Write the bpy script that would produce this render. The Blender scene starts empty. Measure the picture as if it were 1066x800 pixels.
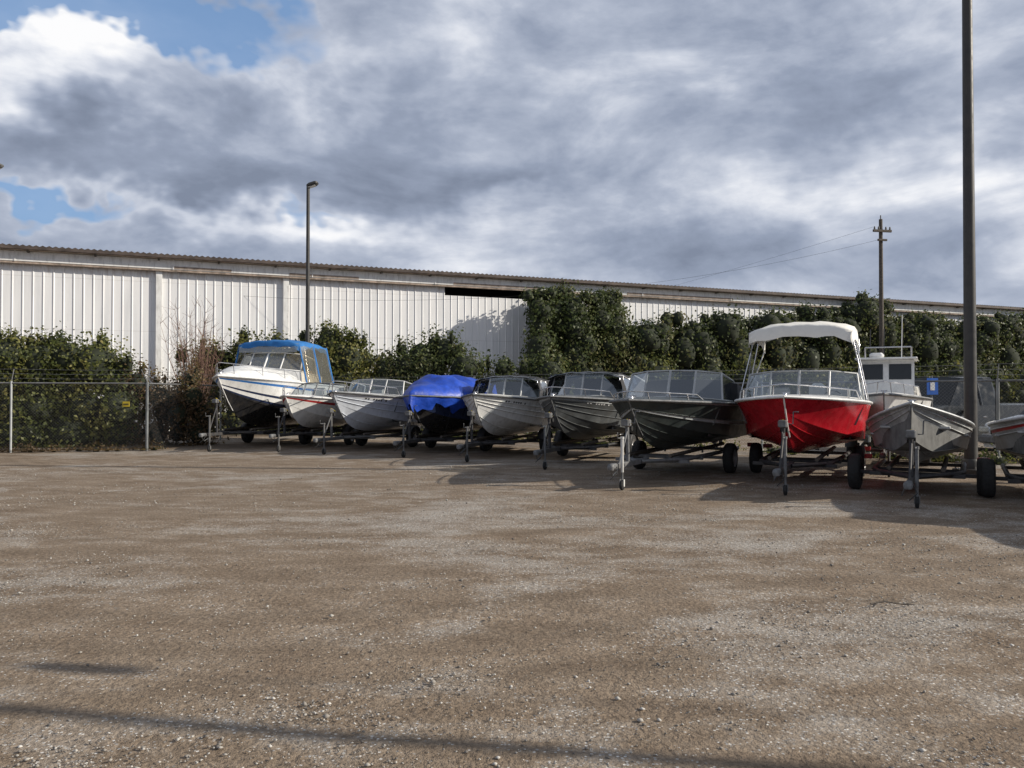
import bpy, math, random
import numpy as np
from mathutils import Vector, Matrix, noise as mnoise
random.seed(7); np.random.seed(7)
scene=bpy.context.scene
F=820.0; CH=1.6; HZ=412.0

# ---------------------------------------------------------------- materials
def new_mat(name):
    m=bpy.data.materials.new(name); m.use_nodes=True
    nt=m.node_tree; nt.nodes.clear()
    out=nt.nodes.new('ShaderNodeOutputMaterial')
    return m,nt,out
def nz(nt,vec,scale,detail=4,rough=.55,dist=0.0):
    n=nt.nodes.new('ShaderNodeTexNoise'); n.inputs['Scale'].default_value=scale
    n.inputs['Detail'].default_value=detail; n.inputs['Roughness'].default_value=rough
    n.inputs['Distortion'].default_value=dist
    if vec is not None: nt.links.new(vec,n.inputs['Vector'])
    return n.outputs['Fac']
def mathn(nt,op,a,b=None,clamp=False):
    n=nt.nodes.new('ShaderNodeMath'); n.operation=op; n.use_clamp=clamp
    for i,s in enumerate([a,b]):
        if s is None: continue
        if isinstance(s,(int,float)): n.inputs[i].default_value=s
        else: nt.links.new(s,n.inputs[i])
    return n.outputs[0]
def ramp(nt,fac,stops):
    r=nt.nodes.new('ShaderNodeValToRGB'); nt.links.new(fac,r.inputs[0])
    e=r.color_ramp.elements
    while len(e)>1: e.remove(e[0])
    e[0].position=stops[0][0]; e[0].color=(*stops[0][1],1)
    for p,c in stops[1:]:
        q=e.new(p); q.color=(*c,1)
    return r.outputs[0]
def mixc(nt,fac,a,b,mode='MIX'):
    m=nt.nodes.new('ShaderNodeMix'); m.data_type='RGBA'; m.blend_type=mode
    for idx,s in ((0,fac),(6,a),(7,b)):
        if isinstance(s,(int,float)): m.inputs[idx].default_value=s
        elif isinstance(s,tuple): m.inputs[idx].default_value=(*s,1)
        else: nt.links.new(s,m.inputs[idx])
    return m.outputs[2]
def mapr(nt,v,a,b,c=0,d=1):
    m=nt.nodes.new('ShaderNodeMapRange'); nt.links.new(v,m.inputs[0])
    m.inputs[1].default_value=a;m.inputs[2].default_value=b;m.inputs[3].default_value=c;m.inputs[4].default_value=d
    return m.outputs[0]
def pmat(name,col,rough=.5,metal=0.0,var=.2,scale=6,bump=.0,bscale=30,grime=0.0,spec=.5):
    m,nt,out=new_mat(name)
    tc=nt.nodes.new('ShaderNodeTexCoord').outputs['Object']
    b=nt.nodes.new('ShaderNodeBsdfPrincipled')
    f=nz(nt,tc,scale,3,.6)
    lo=tuple(c*(1-var) for c in col); hi=tuple(min(1,c*(1+var)) for c in col)
    c=ramp(nt,f,[(.3,lo),(.7,hi)])
    if grime>0:
        mp=nt.nodes.new('ShaderNodeMapping'); nt.links.new(tc,mp.inputs[0]); mp.inputs['Scale'].default_value=(1,1,.25)
        g=nz(nt,mp.outputs[0],7,4,.7)
        g=mapr(nt,g,.48,.75,0,grime)
        c=mixc(nt,g,c,(.10,.085,.065))
    nt.links.new(c,b.inputs['Base Color'])
    b.inputs['Roughness'].default_value=rough; b.inputs['Metallic'].default_value=metal
    b.inputs['Specular IOR Level'].default_value=spec
    if rough<.6:
        r=mapr(nt,f,.3,.7,max(.03,rough-.1),min(1,rough+.15)); nt.links.new(r,b.inputs['Roughness'])
    if bump>0:
        bp=nt.nodes.new('ShaderNodeBump'); bp.inputs['Strength'].default_value=bump; bp.inputs['Distance'].default_value=.02
        nt.links.new(nz(nt,tc,bscale,2),bp.inputs['Height']); nt.links.new(bp.outputs[0],b.inputs['Normal'])
    nt.links.new(b.outputs[0],out.inputs[0])
    return m
def glass_mat(name,tint=(.6,.66,.68),dark=.06,refl=.14):
    m,nt,out=new_mat(name)
    t=nt.nodes.new('ShaderNodeBsdfTransparent'); t.inputs[0].default_value=(*tint,1)
    g=nt.nodes.new('ShaderNodeBsdfGlossy'); g.inputs['Roughness'].default_value=.06; g.inputs[0].default_value=(.85,.9,.95,1)
    d=nt.nodes.new('ShaderNodeBsdfDiffuse'); d.inputs[0].default_value=(.4,.4,.38,1)
    lw=nt.nodes.new('ShaderNodeLayerWeight'); lw.inputs[0].default_value=.3
    m1=nt.nodes.new('ShaderNodeMixShader'); m1.inputs[0].default_value=dark
    nt.links.new(t.outputs[0],m1.inputs[1]); nt.links.new(d.outputs[0],m1.inputs[2])
    m2=nt.nodes.new('ShaderNodeMixShader'); nt.links.new(mapr(nt,lw.outputs['Facing'],0,1,refl,.8),m2.inputs[0])
    nt.links.new(m1.outputs[0],m2.inputs[1]); nt.links.new(g.outputs[0],m2.inputs[2])
    nt.links.new(m2.outputs[0],out.inputs[0]); return m

M={}
M['white']=pmat('gelcoat_white',(.8,.8,.78),.3,var=.05,grime=.28)
M['offwhite']=pmat('gelcoat_cream',(.74,.72,.66),.4,var=.08,grime=.35)
M['navy']=pmat('gelcoat_navy',(.02,.03,.07),.3,var=.2)
M['blk']=pmat('gelcoat_black',(.02,.02,.022),.3,var=.2,grime=.3)
M['red']=pmat('gelcoat_red',(.45,.012,.022),.25,var=.15,grime=.2)
M['redstripe']=pmat('stripe_red',(.4,.03,.03),.4)
M['bluestripe']=pmat('stripe_blue',(.03,.16,.45),.35)
M['alu']=pmat('bare_aluminium',(.48,.49,.49),.5,.4,var=.18,scale=3,bump=.14,bscale=5,grime=.5)
M['aludark']=pmat('oxidised_aluminium',(.13,.14,.145),.5,.4,var=.25,scale=3,bump=.12,bscale=5,grime=.5)
M['alupaint']=pmat('painted_aluminium_grey',(.42,.44,.44),.5,.15,var=.12,scale=3,bump=.06,bscale=6,grime=.4)
M['green']=pmat('hull_dark_green',(.045,.056,.055),.38,.1,var=.2,grime=.4)
M['bluewhite']=pmat('hull_pale_blue',(.68,.72,.78),.35,var=.06,grime=.25)
M['galv']=pmat('galvanised_steel',(.17,.175,.18),.65,.3,var=.3,scale=14,grime=.4)
M['rustframe']=pmat('trailer_frame_paint',(.04,.04,.044),.6,.1,var=.4,scale=10,grime=.6)
M['whiteframe']=pmat('trailer_paint_white',(.6,.6,.58),.5,.0,var=.15,grime=.5)
M['rubber']=pmat('tyre_rubber',(.022,.022,.022),.85,var=.3,scale=20,bump=.3,bscale=60)
M['rim']=pmat('wheel_rim',(.45,.45,.45),.4,.5,var=.2)
M['chrome']=pmat('stainless_rail',(.6,.6,.62),.22,.95,var=.05)
M['glass']=glass_mat('acrylic_windshield')
M['vinyl']=glass_mat('clear_vinyl',(.9,.84,.72),.25,.08)
M['tarp']=pmat('tarp_blue',(.010,.06,.42),.45,var=.3,scale=4,bump=.6,bscale=7,grime=.12)
M['bluecanvas']=pmat('canvas_blue',(.02,.15,.42),.8,var=.2,scale=4,bump=.2,bscale=9)
M['blackcanvas']=pmat('canvas_black',(.018,.018,.02),.75,var=.3,scale=4,bump=.35,bscale=7)
M['whitecanvas']=pmat('canvas_white',(.8,.78,.72),.8,var=.06,scale=4,bump=.5,bscale=7)
M['tan']=pmat('interior_tan',(.5,.38,.24),.8,var=.2)
M['interior']=pmat('interior_grey',(.13,.13,.125),.8,var=.3)
M['steelpole']=pmat('weathered_pole_steel',(.13,.13,.128),.65,.3,var=.3,scale=5)
M['darkpole']=pmat('bronze_pole_paint',(.05,.048,.045),.5,.2,var=.3,scale=5)
M['lens']=pmat('lamp_lens',(.6,.6,.55),.3)
M['wood']=pmat('creosote_wood',(.1,.085,.07),.85,var=.35,scale=12,bump=.4)
M['wire']=pmat('black_wire',(.03,.03,.03),.6)
M['signblue']=pmat('sign_blue',(.02,.12,.5),.4,var=.05)
M['signwhite']=pmat('sign_white',(.75,.75,.75),.4,var=.04)
M['carwhite']=pmat('car_paint_white',(.7,.71,.72),.2,var=.03)
M['cardark']=pmat('car_paint_charcoal',(.04,.045,.05),.2,var=.1)
M['carglass']=pmat('car_glass',(.015,.018,.02),.06,var=.1)
M['orange']=pmat('marker_amber',(.6,.2,.02),.4)
M['yellow']=pmat('sign_yellow',(.6,.45,.03),.5)

# ---------------------------------------------------------------- mesh builder
class MB:
    def __init__(s): s.v=[];s.f=[];s.m=[];s.s=[]
    def add(s,verts,faces,mat,smooth=False):
        o=len(s.v); s.v+= [tuple(p) for p in verts]
        for f in faces: s.f.append(tuple(i+o for i in f)); s.m.append(mat); s.s.append(smooth)
    def grid(s,rows,mat,smooth=True,matf=None):
        o=len(s.v); n=len(rows[0])
        for r in rows: s.v+=[tuple(p) for p in r]
        for i in range(len(rows)-1):
            for j in range(n-1):
                s.f.append((o+i*n+j,o+i*n+j+1,o+(i+1)*n+j+1,o+(i+1)*n+j))
                s.m.append(matf(i,j) if matf else mat); s.s.append(smooth)
    def tube(s,pts,r,mat,n=7,r2=None):
        pts=[Vector(p) for p in pts]; rows=[]
        for i,p in enumerate(pts):
            d=(pts[min(i+1,len(pts)-1)]-pts[max(i-1,0)])
            if d.length<1e-6: d=Vector((0,0,1))
            d.normalize()
            up=Vector((0,0,1)) if abs(d.z)<.95 else Vector((1,0,0))
            a=d.cross(up).normalized(); b=d.cross(a)
            rr=r if r2 is None else r+(r2-r)*i/(len(pts)-1)
            rows.append([p+a*rr*math.cos(2*math.pi*k/n)+b*rr*math.sin(2*math.pi*k/n) for k in range(n+1)])
        s.grid(rows,mat,True)
        for row in (rows[0],rows[-1]): s.add(row[:-1],[tuple(range(n))],mat)
    def box(s,c,sz,mat,bev=0.0,rot=None):
        x,y,z=[q/2 for q in sz]; b=min(bev,x*.9,y*.9,z*.9)
        def P(v):
            v=Vector(v)
            if rot is not None: v=rot@v
            return v+Vector(c)
        if b<=0:
            vs=[P((i*x,j*y,k*z)) for k in(-1,1) for j in(-1,1) for i in(-1,1)]
            s.add(vs,[(0,2,3,1),(4,5,7,6),(0,1,5,4),(2,6,7,3),(0,4,6,2),(1,3,7,5)],mat)
        else:
            def ring(xx,yy,zz,bb):
                return [P(q) for q in [(xx-bb,-yy,zz),(xx,-yy+bb,zz),(xx,yy-bb,zz),(xx-bb,yy,zz),(-xx+bb,yy,zz),(-xx,yy-bb,zz),(-xx,-yy+bb,zz),(-xx+bb,-yy,zz),(xx-bb,-yy,zz)]]
            rows=[ring(x-b,y-b,-z,b),ring(x,y,-z+b,b),ring(x,y,z-b,b),ring(x-b,y-b,z,b)]
            s.grid(rows,mat,False)
            s.add(rows[0][:-1],[tuple(range(8))],mat); s.add(rows[-1][:-1],[tuple(range(8))],mat)
    def lathe(s,c,axis,prof,mat,n=24,smooth=True):
        c=Vector(c); ax=Vector(axis).normalized()
        up=Vector((0,0,1)) if abs(ax.z)<.9 else Vector((1,0,0))
        a=ax.cross(up).normalized(); b=ax.cross(a)
        rows=[[c+ax*o+(a*math.cos(2*math.pi*k/n)+b*math.sin(2*math.pi*k/n))*r for k in range(n+1)] for o,r in prof]
        s.grid(rows,mat,smooth)
    def obj(s,name,parent=None):
        me=bpy.data.meshes.new(name); me.from_pydata(s.v,[],s.f)
        mats=[]; idx=[]
        for m in s.m:
            if m not in mats: mats.append(m)
            idx.append(mats.index(m))
        for m in mats: me.materials.append(m)
        me.polygons.foreach_set('material_index',idx); me.polygons.foreach_set('use_smooth',s.s)
        me.update()
        ob=bpy.data.objects.new(name,me); scene.collection.objects.link(ob)
        if parent: ob.parent=parent
        return ob
def empty(name,loc=(0,0,0),yaw=0):
    e=bpy.data.objects.new(name,None); scene.collection.objects.link(e)
    e.location=loc; e.rotation_euler=(0,0,-math.radians(yaw)); e.empty_display_size=.3
    return e
def px(x,d): return (x-533.0)/F*d

# ---------------------------------------------------------------- boats
def wheel(mb,c,r=.31,w=.19,side=1,rim=None):
    rim=rim or M['rim']
    pr=[(-w/2,r*.58),(-w/2,r*.8),(-w*.42,r*.95),(-w*.25,r),(0,r*1.005),(w*.25,r),(w*.42,r*.95),(w/2,r*.8),(w/2,r*.58)]
    mb.lathe(c,(1,0,0),pr,M['rubber'])
    s=side
    mb.lathe(c,(s,0,0),[(w*.5,r*.6),(w*.46,r*.57),(w*.25,r*.5),(w*.22,r*.2),(w*.4,r*.17),(w*.42,.001)],rim)
    mb.lathe(c,(-s,0,0),[(w*.45,r*.6),(w*.1,r*.5),(w*.1,.001)],M['rustframe'])
    for k in range(5):
        a=k*2*math.pi/5
        mb.lathe((c[0]+s*w*.22,c[1]+math.cos(a)*r*.33,c[2]+math.sin(a)*r*.33),(s,0,0),[(0,.02),(.012,.018),(.012,.001)],M['galv'],8)

def trailer(loc,yaw,L,B,kz,Hb,axle,frame,jackm,track=None,tires=.31,fender=True):
    e=empty('boat_trailer',(loc[0],loc[1],0),yaw)
    fr=MB(); fz=kz-.12; tw=track or B*.42*2; h=tw/2
    fr.box((0,.15,fz),(.08,1.7,.09),frame,.008)
    for s in(-1,1):
        fr.tube([(s*.04,.55,fz),(s*h*.62,1.35,fz),(s*h*.72,axle+.2,fz),(s*h*.72,L*.93,fz)],.042,frame,6)
        fr.tube([(s*h*.42,1.1,fz+.08),(s*h*.42,L*.9,fz+.10)],.04,M['wood'],5)
        for y in(1.3,axle,L*.8): fr.tube([(s*h*.42,y,fz),(s*h*.42,y,fz+.08)],.022,frame,5)
        fr.box((s*(h+.05),L*.93,fz+.08),(.2,.06,.09),M['redstripe'],.01)
    for y in(1.25,2.2,L*.92): fr.box((0,y,fz-.03),(h*1.5,.06,.06),frame,.006)
    fr.box((0,axle,tires),(tw,.06,.06),frame,.006)
    fr.obj('frame',e)
    wm=MB()
    for s in(-1,1): wheel(wm,(s*(h+.02),axle,tires),tires,.2,s)
    wm.obj('wheels',e)
    if fender:
        fe=MB()
        for s in(-1,1):
            rows=[]
            for k in range(13):
                a=math.pi*(.08+.84*k/12); rr=tires+.06
                y=axle-math.cos(a)*rr*1.12; z=tires+math.sin(a)*rr
                rows.append([(s*(h-.09),y,z-.01),(s*(h-.09),y,z),(s*(h+.13),y,z),(s*(h+.14),y,z-.03)])
            fe.grid(rows,frame,True)
            fe.box((s*(h-.12),axle,fz+.02),(.05,.5,.05),frame)
        fe.obj('fenders',e)
    w=MB()
    ty=-.02
    w.tube([(0,ty,fz),(0,ty-.04,kz+Hb*.62)],.034,frame,6)
    w.tube([(0,ty-.45,fz),(0,ty-.05,kz+Hb*.45)],.02,frame,6)
    w.box((0,ty-.08,kz+Hb*.6),(.14,.16,.12),M['galv'],.015)
    w.lathe((-.06,ty-.08,kz+Hb*.6),(1,0,0),[(0,.001),(0,.06),(.12,.06),(.12,.001)],M['orange'],14)
    w.tube([(.09,ty-.08,kz+Hb*.6),(.16,ty-.08,kz+Hb*.6),(.17,ty-.08,kz+Hb*.6+.2),(.25,ty-.08,kz+Hb*.6+.2)],.011,M['galv'],5)
    w.tube([(-.06,ty+.06,kz+Hb*.5),(.06,ty+.06,kz+Hb*.5)],.045,M['rubber'],10)
    w.tube([(0,ty-.05,kz+Hb*.66),(0,.16,kz+Hb*.58)],.014,M['yellow'],5)
    w.obj('winch_post',e)
    j=MB(); jx=.1; jy=-.56; jt=kz+.3+((loc[0]*7)%1)*.12
    j.tube([(jx,jy,.3),(jx,jy,jt)],.026,jackm,10)
    j.tube([(jx,jy,.14),(jx,jy,.5)],.02,M['galv'],8)
    j.tube([(jx,jy,jt),(jx,jy,jt+.04)],.034,jackm,10)
    j.tube([(jx,jy,jt+.02),(jx-.02,jy-.16,jt+.02),(jx-.02,jy-.16,jt+.12)],.01,M['galv'],5)
    for s in(-1,1): j.box((jx+s*.035,jy,.12),(.008,.05,.12),jackm)
    j.lathe((jx-.025,jy,.085),(1,0,0),[(0,.02),(0,.075),(.01,.085),(.04,.085),(.05,.075),(.05,.02)],M['rubber'],16)
    j.box((0,-.72,fz+.01),(.1,.22,.09),M['galv'],.02)
    j.lathe((0,-.82,fz+.0),(0,0,1),[(-.05,.05),(0,.065),(.05,.05),(.06,.001)],M['galv'],12)
    j.tube([(-.04,-.75,fz-.03),(-.1,-.5,fz-.18),(-.06,-.2,fz-.04)],.01,M['galv'],5)
    j.tube([(.02,-.6,fz+.05),(.12,-.85,fz-.1),(.02,-.9,fz-.2)],.008,M['wire'],5)
    j.obj('tongue_jack',e)
    return e

class Hull:
    def __init__(s,L,B,kz,Hb,Hs,rake=.6,flare=1.4,full=.6,dead=.2):
        s.L,s.B,s.kz,s.Hb,s.Hs,s.rake,s.flare,s.full,s.dead=L,B,kz,Hb,Hs,rake,flare,full,dead
    def bw(s,t):
        u=min(1,t/s.full); b=s.B/2*(1-(1-u)**2.2); return b*(1-.07*max(0,t-.6)/.4)
    def zg(s,t): return s.kz+s.Hs+(s.Hb-s.Hs)*(1-t)**2
    def zk(s,t): return s.kz+.34*s.Hb*(1-t)**7
    def pt(s,t,f,side):
        yk=t*s.L+s.rake*(1-t)**3; yg=t*s.L; zk=s.zk(t); zg=s.zg(t); bw=s.bw(t)
        u=min(1,t/s.full); bc=bw*(.46+.42*u); cf=s.dead+.38*(1-t)**2; zc=zk+(zg-zk)*cf
        if f<=0:
            a=f+1; w=bc*a; z=zk+(zc-zk)*a**1.12
        else:
            w=bc+(bw-bc)*f**s.flare; z=zc+(zg-zc)*f
            w+=.012*min(1,t*8)
        g=(z-zk)/(zg-zk); y=yk+(yg-yk)*max(0,g)**.85
        return Vector((side*w,y,z))

def boat(name,loc,yaw,H,rows_m,bottom,deckm,td=.42,interior=None,rail=None,rubm=None,strakes=(),seats=True,motor=None,open_bow=False,crown=.07,reg=None):
    e=empty(name,(loc[0],loc[1],0),yaw); NS=34; n=len(rows_m)
    interior=interior or M['interior']; rubm=rubm or M['galv']
    T=[(i/NS)**1.25 for i in range(NS+1)]
    mb=MB()
    for sd in(-1,1):
        mb.grid([[H.pt(t,-1+k/4,sd) for k in range(5)] for t in T],bottom,True)
        mb.grid([[H.pt(t,-.0001,sd),H.pt(t,.0001,sd)] for t in T],bottom,False)
        mb.grid([[H.pt(t,max(.0001,k/n),sd) for k in range(n+1)] for t in T],None,True,lambda i,j:rows_m[j])
        for sk in strakes:
            mb.tube([H.pt(t,sk,sd)+Vector((sd*.004,0,0)) for t in T[1:]],.012,rows_m[min(n-1,int(max(0,sk)*n))] if sk>0 else bottom,5)
        mb.tube([H.pt(t,1,sd)+Vector((0,-.005,-.02)) for t in T],.026,rubm,7)
    mb.tube([H.pt(0,f,1)+Vector((0,-.01,0)) for f in(-1,-.5,0,.5,1)],.014,rubm if rubm!=M['blk'] else deckm,6)
    sec=[H.pt(1,-1+k/4,1) for k in range(5)]+[H.pt(1,(k+1)/4,1) for k in range(4)]
    sec2=[Vector((-p.x,p.y,p.z)) for p in reversed(sec)]
    poly=sec+sec2[:-1]; mb.add(poly,[tuple(range(len(poly)))],rows_m[-1])
    mb.obj('hull',e)
    if reg:
        mk=MB()
        for sd in(-1,1):
            for k in range(9):
                if k in(2,7): continue
                t0=.16+.016*k
                a=H.pt(t0,.72,sd);b=H.pt(t0+.009,.72,sd);c=H.pt(t0+.009,.79,sd);d=H.pt(t0,.79,sd); o=Vector((sd*.006,-.004,0))
                mk.add([a+o,b+o,c+o,d+o],[(0,1,2,3)],reg)
        mk.obj('registration_letters',e)
    dk=MB(); tdk=[t for t in T if t<=td]
    if not open_bow:
        rows=[]
        for t in tdk:
            b=H.bw(t)+.01; z=H.zg(t)
            rows.append([(b*k/5,t*H.L,z+.004+crown*(1-abs(k/5)**2.6)*min(1,t/.2)) for k in range(-5,6)])
        dk.grid(rows,deckm,True)
        t=tdk[-1];b=H.bw(t);z=H.zg(t)
        top=[(b*k/5,t*H.L,z+.004+crown*(1-abs(k/5)**2.6)) for k in range(-5,6)]
        bot=[(b*k/5*.85,t*H.L,z-.45) for k in range(-5,6)]
        dk.grid([top,bot],interior,False)
        start=t
    else: start=0
    aft=[t for t in T if t>=start]
    fl=H.kz+.28
    for sd in(-1,1):
        rows=[]
        for t in aft:
            b=H.bw(t); z=H.zg(t); w=min(.13,b*.6)
            f=max(fl,H.zk(t)+.15)
            rows.append([(sd*(b+.01),t*H.L,z+.003),(sd*(b-w),t*H.L,z+.01),(sd*(b-w-.01),t*H.L,z-.03),(sd*max(0,b*.8-w*.5),t*H.L,f)])
        dk.grid(rows,None,False,lambda i,j:deckm if j<2 else interior)
    dk.grid([[(-H.bw(t)*.8,t*H.L,max(fl,H.zk(t)+.15)),(H.bw(t)*.8,t*H.L,max(fl,H.zk(t)+.15))] for t in aft],interior,False)
    if seats:
        if open_bow:
            for t in(.25,.5,.75):
                b=H.bw(t)-.05; dk.box((0,t*H.L,H.zg(t)-.2),(2*b,.28,.04),M['alu'],.01)
        else:
            for sx in(-1,1):
                y=(td+.22)*H.L
                dk.box((sx*H.B*.24,y,fl+.42),(.46,.5,.14),M['offwhite'],.05)
                dk.box((sx*H.B*.24,y+.26,fl+.72),(.46,.12,.55),M['offwhite'],.05)
                dk.box((sx*H.B*.24,y,fl+.18),(.3,.3,.36),interior,.02)
            y=td*H.L+.25; dk.lathe((H.B*.24,y,H.zg(td)+.02),(0,1,.4),[(0,.17),(.02,.185),(.04,.17)],M['blk'],16)
    dk.obj('deck',e)
    if rail:
        r=MB(); h,t0,t1=rail
        for sd in(-1,1):
            ts=[t0+(t1-t0)*k/9 for k in range(10)]
            P=[Vector((sd*max(0.0,H.bw(t)-.07),t*H.L+.02,H.zg(t)+h*(1-.15*k/9))) for k,t in enumerate(ts)]
            P.append(Vector((sd*(H.bw(t1+.03)-.07),(t1+.035)*H.L,H.zg(t1)+.02)))
            P=[Vector((0,t0*H.L*.6,H.zg(t0)+h))]+P
            r.tube(P,.013,M['chrome'],6)
            for k in(1,4,7):
                t=ts[k]; r.tube([(sd*(H.bw(t)-.05),t*H.L+.06,H.zg(t)),tuple(P[k+1])],.011,M['chrome'],5)
        r.obj('bow_rail',e)
    c=MB()
    z=H.zg(.05)+crown*.2
    c.tube([(-.06,.25,z+.05),(.06,.25,z+.05)],.012,M['chrome'],6)
    for s in(-1,1): c.tube([(s*.03,.25,z-.02),(s*.03,.25,z+.05)],.01,M['chrome'],5)
    c.lathe((0,.16,z),(0,0,1),[(-.02,.035),(.04,.03),(.06,.001)],M['chrome'],10)
    c.obj('bow_cleat',e)
    if motor:
        m=MB(); y=H.L+.2; zt=H.zg(1)
        m.box((0,y,zt+.22),(.34,.5,.42),motor,.09); m.box((0,y-.02,zt-.2),(.16,.28,.5),motor,.04)
        m.box((0,y+.05,zt-.62),(.09,.2,.5),motor,.03)
        m.lathe((0,y-.15,H.kz-.02),(0,1,0),[(0,.001),(.05,.05),(.35,.05),(.45,.001)],motor,10)
        for k in range(3):
            a=k*2.094; m.box((math.cos(a)*.09,y+.26,H.kz-.02+math.sin(a)*.09),(.09,.02,.12),M['galv'],.01)
        m.obj('outboard_motor',e)
    return e

def windshield(e,H,td,h=.45,rk=.22,side=1.0,frame=None,gl=None,wf=.9,lift=0.0):
    frame=frame or M['galv']; gl=gl or M['glass']; mb=MB()
    y0=td*H.L-.12; w=H.bw(td)*wf; z=H.zg(td)+.03+lift; zc=z+.06
    zs=H.zg(td+.15)+.01+lift*.8
    base=[(-w,y0+.35+side,zs),(-w,y0+.32,z),(-w*.5,y0+.02,zc),(0,y0-.03,zc+.01),(w*.5,y0+.02,zc),(w,y0+.32,z),(w,y0+.35+side,zs)]
    top=[(-w*.95,y0+.45+side*.92,z+h*.72),(-w*.93,y0+.34+rk,z+h),(-w*.5,y0+.05+rk,z+h+.05),(0,y0+rk,z+h+.06),(w*.5,y0+.05+rk,z+h+.05),(w*.93,y0+.34+rk,z+h),(w*.95,y0+.45+side*.92,z+h*.72)]
    if lift>0.05: mb.grid([[(p[0]*1.04,p[1],p[2]-lift-.06) for p in base],base],M['white'],False)
    mb.grid([base,top],gl,False)
    mb.tube(top,.022,frame,6); mb.tube(base,.022,frame,6)
    for i,(a,b) in enumerate(zip(base,top)): mb.tube([a,b],.022 if i!=3 else .03,frame,6)
    mb.obj('windshield',e); return top,base

def softtop(e,H,td,top,canvas,zroof,ylen,sidecurtain=None,valance=.12,name='canvas_top',legs=True,wk=1.02,front=0.0,bulge=.05,allclear=False):
    mb=MB(); w=abs(top[1][0])*wk; y0=top[2][1]-.05; rows=[]
    for k in range(11):
        u=k/10; y=y0+ylen*u; zz=zroof+bulge*math.sin(u*math.pi)-.025*abs(math.sin(u*3*math.pi))-(.04*u)
        row=[]
        for j in range(-6,7):
            q=j/6; row.append((w*q,y,zz-.13*abs(q)**3+.012*math.sin(j*2.1+k)))
        row=[(-w*1.0-.01*math.sin(k*2.7),y,zz-.13-valance+.03*math.sin(k*1.9))]+row+[(w*1.0+.01*math.sin(k*2.1),y,zz-.13-valance+.03*math.sin(k*2.3))]
        rows.append(row)
    if front>0:
        r0=rows[0]; rows=[[(p[0],p[1]-.06+.015*math.sin(i*1.7),p[2]-front+.02*math.sin(i*1.3) if 0<i<14 else p[2]-.02) for i,p in enumerate(r0)],[(p[0],p[1]-.05,p[2]-.04) for p in r0]]+rows
    mb.grid(rows,canvas,True)
    mb.obj(name,e)
    if front>0: rows=rows[2:]
    f=MB()
    if legs:
        for s in(-1,1):
            yb=y0+ylen*.5; zb=H.zg(.6)
            for k in(1,5,9):
                f.tube([(s*H.bw(.6)*.97,yb,zb),(s*w*.98,rows[k][0][1],rows[k][0][2]+.05)],.013,M['chrome'],6)
            f.tube([(s*H.bw(.6)*.97,yb-.8,zb+.05),(s*w*.98,rows[2][0][1],rows[2][0][2]+.1)],.01,M['chrome'],6)
        for k in(0,5,10): f.tube([(p[0],p[1],p[2]-.02) for p in rows[k]],.013,M['chrome'],6)
        f.obj('canvas_frame',e)
    if sidecurtain:
        c=MB()
        for s,ix in((-1,0),(1,-1)):
            yl=[y0+ylen*k/6 for k in range(7)]
            c.grid([[(s*w*.99,y,zroof-.14),(s*(H.bw(.55)*.99),y,H.zg(.55)+.02)] for y in yl],None,False,lambda i,j:sidecurtain if (allclear or i in(1,2,4)) else canvas)
            if allclear:
                for k in(0,3,6): c.tube([(s*w*.995,yl[k],zroof-.14),(s*(H.bw(.55)*.995),yl[k],H.zg(.55)+.02)],.03,canvas,5)
        c.grid([[(w*q/4,y0+ylen,zroof-.14),(w*q/4,y0+ylen+.3,H.zg(.9)+.02)] for q in range(-4,5)],sidecurtain if allclear else canvas,False)
        c.grid([[ (w*q/4,y0-.02,zroof-.1),(w*.97*q/4,y0-.0-.1,top[3][2]) ] for q in range(-4,5)],sidecurtain,False)
        c.obj('side_curtains',e)

w_,n_=M['white'],M['navy']
# 1 cabin cruiser
P1=(-8.6,23.0); H=Hull(6.4,2.7,.6,1.6,1.35,.85,1.5,.5)
e=boat('cabin_cruiser_boat',P1,11,H,[M['blk'],n_,w_,w_,n_,w_,w_,w_,w_,M['bluestripe'],w_,w_],M['blk'],M['white'],td=.44,rail=(.38,.02,.38),rubm=M['white'],motor=M['white'],crown=.42)
t,b=windshield(e,H,.44,.56,.35,1.2,M['white'],M['vinyl'],.84,.34)
softtop(e,H,.44,t,M['bluecanvas'],3.42,2.1,M['vinyl'],.2,allclear=True,front=.2,bulge=.1)
mb=MB(); mb.box((0,4.2,1.9),(1.8,.9,1.1),M['tan'],.1); mb.box((-.5,3.5,2.0),(.5,.15,.7),M['offwhite'],.05); mb.box((.5,3.5,2.0),(.5,.15,.7),M['offwhite'],.05); mb.obj('cockpit_seats',e)
trailer(P1,11,6.4,2.5,.6,1.4,3.6,M['rustframe'],M['steelpole'])
# 2 small runabout red stripe
P2=(-6.6,22.9); H=Hull(4.6,1.85,.58,1.05,.85,.6,1.3,.5)
e=boat('runabout_boat',P2,11,H,[w_,w_,w_,w_,w_,M['redstripe'],w_,w_],w_,M['white'],td=.45,rail=(.25,.05,.3),motor=M['blk'],rubm=w_)
windshield(e,H,.45,.42,.25,.7)
trailer(P2,11,4.6,1.8,.58,1.0,2.9,M['rustframe'],M['steelpole'])
# 3
P3=(-5.0,21.9); H=Hull(5.2,2.2,.52,1.2,.95,.65,1.3,.52)
e=boat('aluminum_runabout_boat',P3,19,H,[M['bluewhite']]*6+[w_]*2,M['bluewhite'],M['white'],td=.42,rail=(.3,.03,.38),strakes=(-.5,.35,.62),motor=M['blk'],reg=M['blk'])
windshield(e,H,.42,.45,.2,1.0,M['alu'])
trailer(P3,19,5.2,2.1,.52,1.1,3.2,M['steelpole'],M['steelpole'])
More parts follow.
